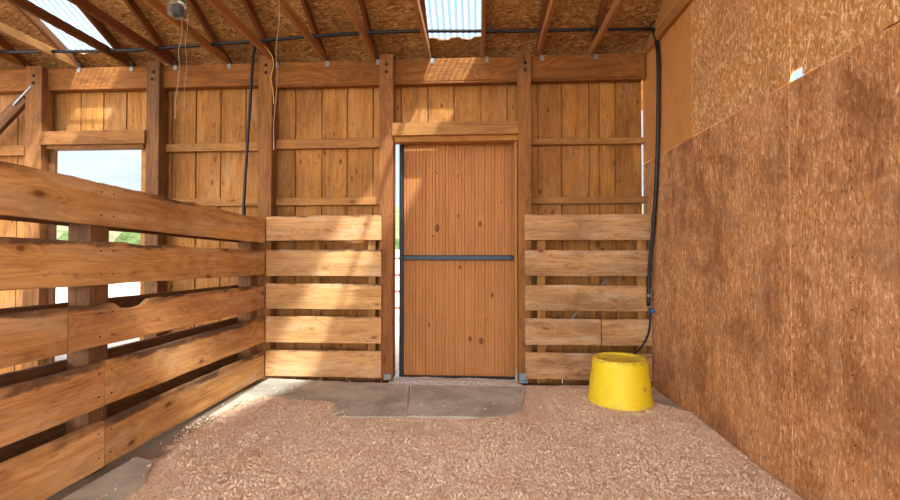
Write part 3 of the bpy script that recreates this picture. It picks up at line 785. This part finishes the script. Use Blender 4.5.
# ------------------------------------------------------------------ outdoors beyond the openings
def bush(px, y, zc, s, label):
    p = at(px, 240, y); z = zc
    bm = bmesh.new()
    for k in range(7):
        bmesh.ops.create_icosphere(bm, subdivisions=3, radius=s*random.uniform(.35, .6), matrix=Matrix.Translation((random.uniform(-s, s)*.6, random.uniform(-s, s)*.4, random.uniform(.1, .6)*s)))
    for v in bm.verts: v.co += v.normal*noise.noise(v.co*5/s*.6)*s*.25
    me = bpy.data.meshes.new('scrub_bush'); bm.to_mesh(me); bm.free()
    tag(link('scrub_bush', me, M['bush'], None, Matrix.Translation((p.x, y, z))), label, 'bush', 'scrub beyond the openings')
hz_ = lambda x, y: -.6 + (y-38)*.2 + 1.5*noise.noise(Vector((x*.04, y*.04, 3)))
for px, y, s in ((56, 40, 1.2), (72, 46, 2.2), (104, 42, 1.4), (128, 47, 1.5), (138, 54, 2.2), (84, 58, 2.4), (396, 40, 1.4), (401, 48, 2)):
    xq = at(px, 240, y).x; bush(px, y, hz_(xq, y)-.1, s, 'green grey scrub bush on the hillside outside the '+('open doorway' if px < 200 else 'gap beside the sliding door'))
def rails(x0, x1, y, zs_, mat, label, name='corral_panel', r=.03):
    t = thing(name, label, 'fence', ((x0+x1)/2, y, -.14))
    for z in zs_: tube('rail', [(x0, y, z), (x1, y, z)], r, mat, t, 8)
    n = int((x1-x0)/2)
    for k in range(n+1): x = x0+(x1-x0)*k/n; tube('upright', [(x, y, -.14), (x, y, zs_[-1]+.03)], r*1.2, mat, t, 8)
rails(-12, -6, 10.5, (.25, .55, .85), M['whiterail'], 'pinkish white rail fence outside the bright opening')
rails(-3.2, 1.2, 9.5, (.2, .55, .9, 1.25), M['redrail'], 'red metal corral panel outside the gap beside the sliding door')

# ------------------------------------------------------------------ light
sd = bpy.data.lights.new('sun', 'SUN'); so = bpy.data.objects.new('sun', sd); COL.objects.link(so)
d = Vector((-.52, 1.0, -1.5)); so.rotation_euler = d.to_track_quat('-Z', 'Y').to_euler()
so.location = (3, -6, 12); sd.energy = 12; sd.angle = .035; sd.color = (1, .95, .86)
w = bpy.data.worlds.new('world'); S.world = w; w.use_nodes = True; nt = w.node_tree; nt.nodes.clear()
def nn(k, **kw):
    x = nt.nodes.new(k)
    for a, v in kw.items(): setattr(x, a, v)
    return x
tc = nn('ShaderNodeTexCoord'); sp = nn('ShaderNodeSeparateXYZ'); nt.links.new(tc.outputs['Generated'], sp.inputs[0])
r1 = nn('ShaderNodeValToRGB'); nt.links.new(sp.outputs[2], r1.inputs[0])
e = r1.color_ramp.elements; e[0].position = 0; e[0].color = (.80, .88, .95, 1); e[1].position = .9; e[1].color = (.34, .56, .92, 1)
x = e.new(.3); x.color = (.55, .74, .96, 1)
cl = nn('ShaderNodeTexNoise'); mp = nn('ShaderNodeMapping'); mp.inputs['Scale'].default_value = (1, 1, 3.2)
nt.links.new(tc.outputs['Generated'], mp.inputs[0]); nt.links.new(mp.outputs[0], cl.inputs[0]); cl.inputs['Scale'].default_value = 2.6; cl.inputs['Detail'].default_value = 7; cl.inputs['Roughness'].default_value = .6
mr = nn('ShaderNodeMapRange'); nt.links.new(cl.outputs[0], mr.inputs[0]); mr.inputs[1].default_value = .42; mr.inputs[2].default_value = .68
mx = nn('ShaderNodeMix', data_type='RGBA'); nt.links.new(mr.outputs[0], mx.inputs[0]); nt.links.new(r1.outputs[0], mx.inputs[6]); mx.inputs[7].default_value = (.95, .97, 1, 1)
# sky on the sun's side, behind the camera, boosted to light the interior
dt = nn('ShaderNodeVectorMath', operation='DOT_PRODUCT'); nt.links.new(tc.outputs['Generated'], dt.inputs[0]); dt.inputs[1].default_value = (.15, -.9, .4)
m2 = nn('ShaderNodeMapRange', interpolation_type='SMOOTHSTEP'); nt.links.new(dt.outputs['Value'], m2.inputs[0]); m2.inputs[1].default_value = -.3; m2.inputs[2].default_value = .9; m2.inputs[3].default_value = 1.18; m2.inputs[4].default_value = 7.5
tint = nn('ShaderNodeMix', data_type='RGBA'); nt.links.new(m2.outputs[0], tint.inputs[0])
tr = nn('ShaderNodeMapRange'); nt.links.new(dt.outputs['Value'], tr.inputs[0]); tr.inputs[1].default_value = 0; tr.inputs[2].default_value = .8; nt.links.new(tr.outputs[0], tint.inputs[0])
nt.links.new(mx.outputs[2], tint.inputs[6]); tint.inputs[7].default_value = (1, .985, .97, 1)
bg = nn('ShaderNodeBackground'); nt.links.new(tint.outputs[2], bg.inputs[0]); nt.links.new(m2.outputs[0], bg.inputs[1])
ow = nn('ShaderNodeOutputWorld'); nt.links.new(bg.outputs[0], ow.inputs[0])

S.view_settings.view_transform = 'Standard'; S.view_settings.look = 'None'; S.view_settings.gamma = 1; S.view_settings.use_curve_mapping = False
S.view_settings.exposure = -0.02
